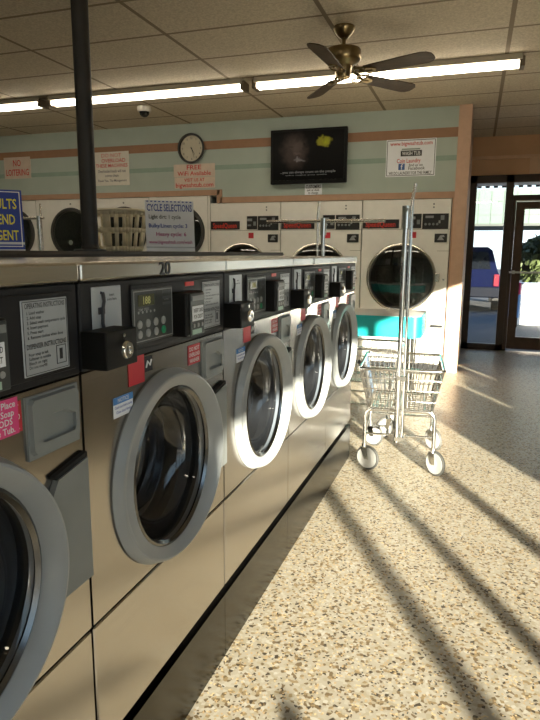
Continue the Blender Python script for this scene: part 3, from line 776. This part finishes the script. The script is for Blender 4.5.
# television
tv = thing('television', 'black flat screen television high on the mint wall', 'television', (-1.905, D-.10, 2.452))
tv.rotation_euler = (math.radians(0), 0, 0)
MB().box(-.455, .455, -.02, .035, -.305, .305, .008, 2).box(-.12, .12, -.024, -.02, -.300, -.285).build('bezel', TVSCREENBLK, tv)
sc = MB().box(-.425, .425, -.0225, -.0195, -.265, .275).build('screen', screen_mat(), tv)
MB().text('...you can always count on the people', (0, -.024, -.175), XR, ZU, .028, .66).text('who make you smile', (-.02, -.024, -.21), XR, ZU, .012, .5).build('caption', mat('caption_grey', (.1, .1, .1), .5, emit=(.5, .5, .5), estr=.10), sc)
MB().box(-.15, .15, .035, .10, -.12, .12).build('wall_mount', BLACK, tv)
# security camera
cm = thing('security_camera', 'small white dome security camera on the ceiling', 'camera', (-3.55, 6.2, CEIL))
MB().lathe([(0, .075), (-.03, .078), (-.055, .070), (-.058, .0005)], (0, 0, 0), 'z', 28).build('housing', CAMWHITE, cm, smooth=40)
MB().lathe([(-.056, .055), (-.085, .048), (-.105, .028), (-.112, .0005)], (0, 0, 0), 'z', 24).build('dome', DOMEBLK, cm, smooth=60)

# ------------------------------------------------------------------ fluorescent fixtures
def make_light(L):
    t = thing('ceiling_light', '', 'light', (0, 5.56, CEIL), 0, 'fluorescent strip lights')
    b = MB().box(-L/2, L/2, -.075, .075, -.045, 0)
    b.build('housing', FIXT, t)
    for yy in (-.034, .034):
        MB().cyl((-L/2+.02, yy, -.066), (L/2-.02, yy, -.066), .021, seg=12).build('tube', TUBE, t, smooth=60)
    for sx in (-1, 1):
        MB().box(sx*L/2-.02, sx*L/2+.02, -.07, .07, -.095, -.02, .004, 1).build('socket', mat('socket', (.16, .12, .08), .5), t)
    return t
l0 = make_light(2.27); l0.location.x = -.875
l1 = make_light(2.13); l1.location.x = -3.19
l2 = make_light(2.13); l2.location.x = -5.44
for o, l in zip((l0, l1, l2), ('fluorescent strip light behind the ceiling fan', 'fluorescent strip light above the clock, middle of the line', 'fluorescent strip light at the left edge, past the dark post')): o['label'] = l
for k in range(3):  # extra row added out of view to brighten the washer fronts
    o = copy_tree(l0); o.location = (-.6-2.24*k, -1.2, CEIL); o['label'] = 'added unseen fluorescent strip light behind the camera, brightening the washers'

# ------------------------------------------------------------------ ceiling fan
fn = thing('ceiling_fan', 'brass ceiling fan with dark brown wooden blades', 'fan', (-.975, 4.52, CEIL))
MB().lathe([(0, .075), (-.01, .078), (-.03, .070), (-.065, .042), (-.075, .025)], (0, 0, 0), 'z', 32).build('canopy', BRASS, fn, smooth=40)
MB().cyl((0, 0, -.07), (0, 0, -.16), .014, seg=12).build('downrod', BRASS, fn, smooth=60)
MB().lathe([(-.135, .02), (-.145, .05), (-.15, .118), (-.16, .124), (-.215, .124), (-.225, .118), (-.235, .11), (-.25, .075), (-.262, .06)], (0, 0, 0), 'z', 36).build('motor_housing', BRASS, fn, smooth=35)
MB().lathe([(-.255, .062), (-.30, .058), (-.335, .05), (-.345, .03), (-.348, .0005)], (0, 0, 0), 'z', 28).build('switch_housing', BRASS, fn, smooth=40)
ZB = -.315
for ang in (51+0, 51+72, 51+216, 51+288):
    a = math.radians(ang); d_ = V((math.cos(a), math.sin(a), 0)); n_ = V((-d_.y, d_.x, 0))
    tilt = math.radians(-13); up_ = ZU*math.sin(tilt); nn = n_*math.cos(tilt)+up_
    upn = d_.cross(nn)
    oc = V((0, 0, ZB))
    outl = [(.19, -.052), (.30, -.058), (.50, -.066), (.62, -.068), (.66, -.058), (.685, -.034), (.69, 0), (.685, .034), (.66, .058), (.62, .068), (.50, .066), (.30, .058), (.19, .052)]
    MB().prism(outl, lambda r, s2: oc+d_*r+nn*s2-upn*.003, lambda r, s2: oc+d_*r+nn*s2+upn*.003).build('blade', BLADE, fn)
    arm = MB()
    p = [oc+d_*.09+ZU*.035, oc+d_*.13+ZU*.02+nn*.0, oc+d_*.17-ZU*.005, oc+d_*.24-ZU*.006]
    arm.tube(p, .011, 8)
    for sg in (-1, 1):
        loop = [oc+d_*(.155+.04*math.cos(th))+nn*(sg*.03+.028*math.sin(th))-ZU*.006 for th in [2*PI*i/14 for i in range(14)]]
        arm.tube(loop, .006, 6, closed=True)
    arm.prism([(.19, -.04), (.25, -.03), (.27, 0), (.25, .03), (.19, .04)], lambda r, s2: oc+d_*r+nn*s2-upn*.010, lambda r, s2: oc+d_*r+nn*s2-upn*.0035)
    arm.build('blade_arm', BRASS, fn, smooth=40)

# ------------------------------------------------------------------ laundry carts
def make_cart(name_label, loc, rz, pole_h, bar, rod=(.032, 0)):
    t = thing('laundry_cart', name_label, 'cart', loc, rz, 'chrome wire laundry carts')
    hx, hy, zr, zb = .25, .315, .66, .40; bx, by = .195, .25
    def at(u, z):   # u goes round the rim 0..4, z height
        k = (z-zb)/(zr-zb); ax, ay = bx+(hx-bx)*k, by+(hy-by)*k
        i = int(u) % 4; fr_ = u-int(u)
        P_ = [(-ax, -ay), (ax, -ay), (ax, ay), (-ax, ay)]
        a, c2 = P_[i], P_[(i+1) % 4]
        return V((a[0]+(c2[0]-a[0])*fr_, a[1]+(c2[1]-a[1])*fr_, z))
    bs = MB()
    n = [14, 16, 14, 16]
    for i in range(4):
        for k in range(n[i]):
            u = i+k/n[i]; bs.tube([at(u, zb), at(u, zr)], .003, 5)
    for z in (zb, zb+.06, zb+.13, zb+.20): bs.tube([at(i, z) for i in range(4)], 0.004, 6, closed=True)
    for k in range(1, 14): x = -bx+2*bx*k/14; bs.tube([(x, -by, zb), (x, by, zb)], .0024, 5)
    for k in range(1, 9): y = -by+2*by*k/9; bs.tube([(-bx, y, zb-.003), (bx, y, zb-.003)], .0028, 5)
    b = bs.build('basket', CHROME, t, smooth=60)
    r = .03; rim = []
    for (cx, cy, a0) in ((hx-r, hy-r, 0), (-hx+r, hy-r, 90), (-hx+r, -hy+r, 180), (hx-r, -hy+r, 270)):
        for k in range(5):
            a = math.radians(a0+90*k/4); rim.append((cx+r*math.cos(a), cy+r*math.sin(a), zr))
    MB().tube(rim, .0105, 10, closed=True).build('rim', CHROME, t, smooth=60)
    fm = MB(); lx, ly = .21, .25
    for sy in (-1, 1):
        pts = [(-lx, sy*ly, .145)]
        for k in range(6):
            a = math.radians(180-90*k/5); pts.append((-lx+.05+.05*math.cos(a), sy*ly, .345+.05*math.sin(a)))
        for k in range(6):
            a = math.radians(90-90*k/5); pts.append((lx-.05+.05*math.cos(a), sy*ly, .345+.05*math.sin(a)))
        pts.append((lx, sy*ly, .145))
        fm.tube(pts, .0115, 10)
        fm.tube([(-lx, sy*ly, .235), (lx, sy*ly, .235)], .008, 8)
    for sx in (-1, 1):
        fm.tube([(sx*lx, -ly, .235), (sx*lx, ly, .235)], .008, 8); fm.tube([(sx*.15, -ly, .395), (sx*.15, ly, .395)], .008, 8)
    fm.build('frame', CHROME, t, smooth=60)
    for sx in (-1, 1):
        for sy in (-1, 1):
            c = V((sx*lx, sy*ly, .018)); tr = .02*(-1 if sy < 0 else 1)
            ck = MB(); ck.cyl(c+V((0, 0, .125)), c+V((0, 0, .15)), .016, seg=10)
            ang = 1.15 if sx < 0 else .75; ax = V((math.cos(ang), math.sin(ang), 0)); fw = V((-ax.y, ax.x, 0))
            wc = c-fw*.025+V((0, 0, .062))
            for sg in (-1, 1):
                ck.poly([c+ax*sg*.022-fw*-.018+V((0, 0, .128)), c+ax*sg*.022-fw*.03+V((0, 0, .128)), wc+ax*sg*.022-fw*.014-V((0, 0, .008)), wc+ax*sg*.022+fw*.014-V((0, 0, .008))])
            ck.poly([c+ax*.022+fw*.018+V((0, 0, .128)), c-ax*.022+fw*.018+V((0, 0, .128)), c-ax*.022-fw*.03+V((0, 0, .128)), c+ax*.022-fw*.03+V((0, 0, .128))])
            cko = ck.build('caster', CHROME, t)
            wm = MB(); wm.cyl(wc-ax*.014, wc+ax*.014, .066, seg=28); wm.cyl(wc-ax*.017, wc+ax*.017, .022, seg=14); wm.build('wheel', WHEELW, cko, smooth=40)
            ty = MB(); seg = 28
            ty.tube([wc+(fw*math.cos(2*PI*k/seg)+ZU*math.sin(2*PI*k/seg))*.070 for k in range(seg)], .010, 6, closed=True); ty.build('tyre', mat('tyre_grey', (.07, .07, .065), .6), cko, smooth=60)
    y = -hy-.014
    MB().tube([(-.014, y, .215), (-.014, y, pole_h)], .0155, 12).build('pole', CHROME, t, smooth=60)
    ro = V((rod[0]-.014, y+rod[1], 0))
    MB().tube([ro+V(p_) for p_ in ((0, 0, .25), (0, 0, pole_h+.03), (.004, .005, pole_h+.075), (.012, .012, pole_h+.115), (.014, .012, pole_h+.135))], .0095, 10).build('hook_rod', CHROME, t, smooth=60)
    MB().tube([(-.014, y, pole_h-.115), (-.014, y, pole_h+.012)], .024, 12).build('pole_sleeve', CHROME, t, smooth=40)
    for zc in (.615, .238): MB().box(-.03, .032, y-.016, y+.016, zc-.014, zc+.014, .003, 1).build('pole_clamp', CHROME, t)
    MB().tube([(-.014, y+bar[0], pole_h-.01), (-.014, y+bar[1], pole_h-.01)], .013, 12).build('hanging_bar', CHROME, t, smooth=60)
    return t
make_cart('chrome wire laundry cart with white wheels in the open at the end of the washers', (-.405, 3.93, 0), math.radians(5), 1.605, (-.03, .30))
make_cart('chrome laundry cart behind the end washer, its long hanging bar level across the dryers', (-.79, 4.60, 0), math.radians(-90), 1.60, (-.46, .47), (0, -.045))
make_cart('chrome laundry cart beyond the counter, its thin rods showing right of the blue sign', (-4.54, 5.2, 0), math.radians(90), 1.69, (-.06, .5))

# ------------------------------------------------------------------ teal folding table
tt = thing('folding_table', 'white topped folding table with a rounded teal edge, behind the wire carts', 'table', (0, 0, 0))
def band_loop(x0, x1, y0, y1, r): return rrect(x0, x1, y0, y1, r, 8)
ol = band_loop(-2.0, -.375, 4.93, 5.55, .07); il = band_loop(-1.985, -.39, 4.945, 5.535, .058)
a = MB(); n = len(ol)
for z0_, z1_ in ((.675, .848),):
    Ao = [a.bm.verts.new((x, y, z0_)) for x, y in ol]; Bo = [a.bm.verts.new((x, y, z1_)) for x, y in ol]
    Ai = [a.bm.verts.new((x, y, z0_)) for x, y in il]; Bi = [a.bm.verts.new((x, y, z1_)) for x, y in il]
    for k in range(n):
        j = (k+1) % n
        a.bm.faces.new((Ao[k], Ao[j], Bo[j], Bo[k])); a.bm.faces.new((Ai[k], Ai[j], Bi[j], Bi[k])); a.bm.faces.new((Ao[k], Ao[j], Ai[j], Ai[k])); a.bm.faces.new((Bo[k], Bo[j], Bi[j], Bi[k]))
a.build('apron', TEAL, tt, smooth=35)
MB().prism(band_loop(-1.99, -.385, 4.94, 5.54, .062), lambda x, y: (x, y, .828), lambda x, y: (x, y, .850)).build('table_top', TABLETOP, tt)
for x in (-1.9, -.47):
    for y in (5.05, 5.42): MB().cyl((x, y, 0), (x, y, .828), .02, seg=12).build('leg', CHROME, tt, smooth=60)

# ------------------------------------------------------------------ unseen floor sign, added to cast a shadow tip into the frame
ws = thing('shadow_caster', 'added unseen yellow folding floor sign behind the camera, casting a shadow tip', 'sign', (.957, -1.03, 0), math.radians(-28))
ws.scale = (.955, .955, .955)
WSY = mat('sign_yellow', (.75, .55, .03), .45)
for sg in (-1, 1):
    MB().prism([(-.15, .0), (-.10, .0), (-.095, .05), (.095, .05), (.10, 0), (.15, 0), (.045, .575), (.03, .59), (-.03, .59), (-.045, .575)],
               lambda x, z: (x, sg*(.15*(1-z/.60)+.002), z), lambda x, z: (x, sg*(.15*(1-z/.60)+.010), z)).build('leaf_panel', WSY, ws)
MB().text('CAUTION', (0, -.125, .16), XR, (0, .25, 1), .04).build('lettering', INK, ws)
# ------------------------------------------------------------------ outside things
cr = thing('blue_car', 'dark blue car with red tail lights parked outside the side window', 'car', (-.26, 15.2, -.02))
b = MB()
prof = [(-.86, .35), (-.88, .80), (-.80, .98), (-.66, 1.45), (-.55, 1.53), (.55, 1.53), (.66, 1.45), (.80, .98), (.88, .80), (.86, .35)]
b.prism(prof, lambda x, z: (x*.97, 0 + (.12 if z > 1.2 else 0), z), lambda x, z: (x, 1.2, z))
b.prism([(x, min(z, 1.0)) for x, z in prof], lambda x, z: (x, 1.2, z), lambda x, z: (x*.96, 4.2, z*.98))
b.build('body', CARBLUE, cr)
MB().prism([(-.62, 1.02), (.62, 1.02), (.54, 1.42), (-.54, 1.42)], lambda x, z: (x, -.012+.3*(z-1.0)*.25, z), lambda x, z: (x, .0+.3*(z-1.0)*.25, z)).build('rear_window', CARGLASS, cr)
for sx in (-1, 1):
    MB().box(sx*.76-.06, sx*.76+.06, -.03, .05, .62, .90, .01, 1).build('tail_light', TAILRED, cr)
MB().box(-.84, .84, -.06, .1, .36, .60, .02, 2).build('bumper', mat('bumper_dark', (.003, .004, .008), .6, spec=.1), cr)
MB().box(-.16, .16, -.075, -.058, 0.46, .56).build('number_plate', GREYPL, cr)
for sx in (-1, 1):
    for yy in (.75, 3.4): MB().cyl((sx*.70, yy, .32), (sx*.86, yy, .32), .32, seg=24).build('wheel', TYRE, cr, smooth=40)
wl = thing('low_wall', 'low white panelled wall outside the glass door', 'wall', (0, 12.8, -.02))
b = MB().box(.87, 3.4, 0, .2, 0, .79)
b.build('panel_face', SIDINGW, wl)
q = MB()
for z in (.2, .4, .6): q.box(.86, 3.4, -.004, .0, z, z+.008)
q.build('panel_joint', mat('joint_grey', (.5, .5, .5), .6), wl)
MB().box(.86, 3.42, -.03, .22, .79, .82).build('coping', mat('coping_grey', (.25, .28, .34), .6), wl)
nb = thing('newspaper_box', 'light blue and red newspaper box beside the low white wall', 'box', (.76, 12.4, -.02))
MB().box(-.10, .09, -.12, .12, .18, .62, .01, 1).build('cabinet', BOXBLUE, nb)
MB().box(-.10, .09, -.125, .12, .62, .84, .01, 1).build('header', BOXRED, nb)
for sx in (-.07, .06):
    for sy in (-.09, .09): MB().cyl((sx, sy, 0), (sx, sy, .18), .012, seg=8).build('leg', BLACK, nb)
cp = thing('street_canopy', 'pale mint panelled canopy across the street, seen through the glass', 'canopy', (0, 16, -.02))
b = MB().box(-3, 6, 0, 3.5, 2.06, 2.92)
b.build('fascia', MINT, cp)
q = MB()
for k in range(30): x = -2.9+k*.29; q.box(x, x+.012, -.012, 0, 2.1, 2.86)
for z in (2.30, 2.62): q.box(-3, 6, -.01, 0, z, z+.012)
q.build('panel_seam', mat('mint_seam', (.035, .05, .042), .5), cp)
MB().box(-3, 6, -.03, 0, 2.04, 2.10).build('lower_edge', mat('mint_edge', (.02, .027, .024), .5), cp)
for x in (-2.2, 5.2): MB().box(x, x+.3, 1.2, 1.5, 0, 2.06).build('column', MINT, cp)
struct('awning_soffit', MB().box(-3, 5, YS+.12, YS+2.0, 2.47, 2.59), SOFFIT)
q = MB()
for k in range(60): q.box(-2.9+k*.13, -2.9+k*.13+.07, YS+2.0, YS+2.02, 2.44, 2.57)
struct('awning_trim', q, BLACK)
def shrub(label, loc, rx, rz, n, h0):
    t = thing('tree', label, 'tree', loc)
    MB().cyl((0, 0, 0), (0, 0, h0+.3), .09, .06, seg=10).build('trunk', BARK, t, smooth=60)
    b = MB()
    for i in range(n):
        while True:
            p = V((random.uniform(-1, 1), random.uniform(-1, 1), random.uniform(-1, 1)))
            if .35 < p.length < 1: break
        c = V((p.x*rx, p.y*rx, h0+rz+p.z*rz)); d_ = V((random.gauss(0, 1), random.gauss(0, 1), random.gauss(0, 1))).normalized(); u = d_.orthogonal().normalized(); w_ = d_.cross(u)
        L_ = random.uniform(.08, .17)
        b.poly([c-u*L_, c+w_*L_*.5, c+u*L_, c-w_*L_*.5])
    b.build('foliage', LEAF, t)
shrub('green leafy tree beyond the low wall, seen through the door glass', (1.95, 20.5, -.02), .75, .8, 1800, .35)

for o in C.objects:
    if o.type == 'MESH' and o.parent is None and 'kind' not in o: print('UNTAGGED', o.name)
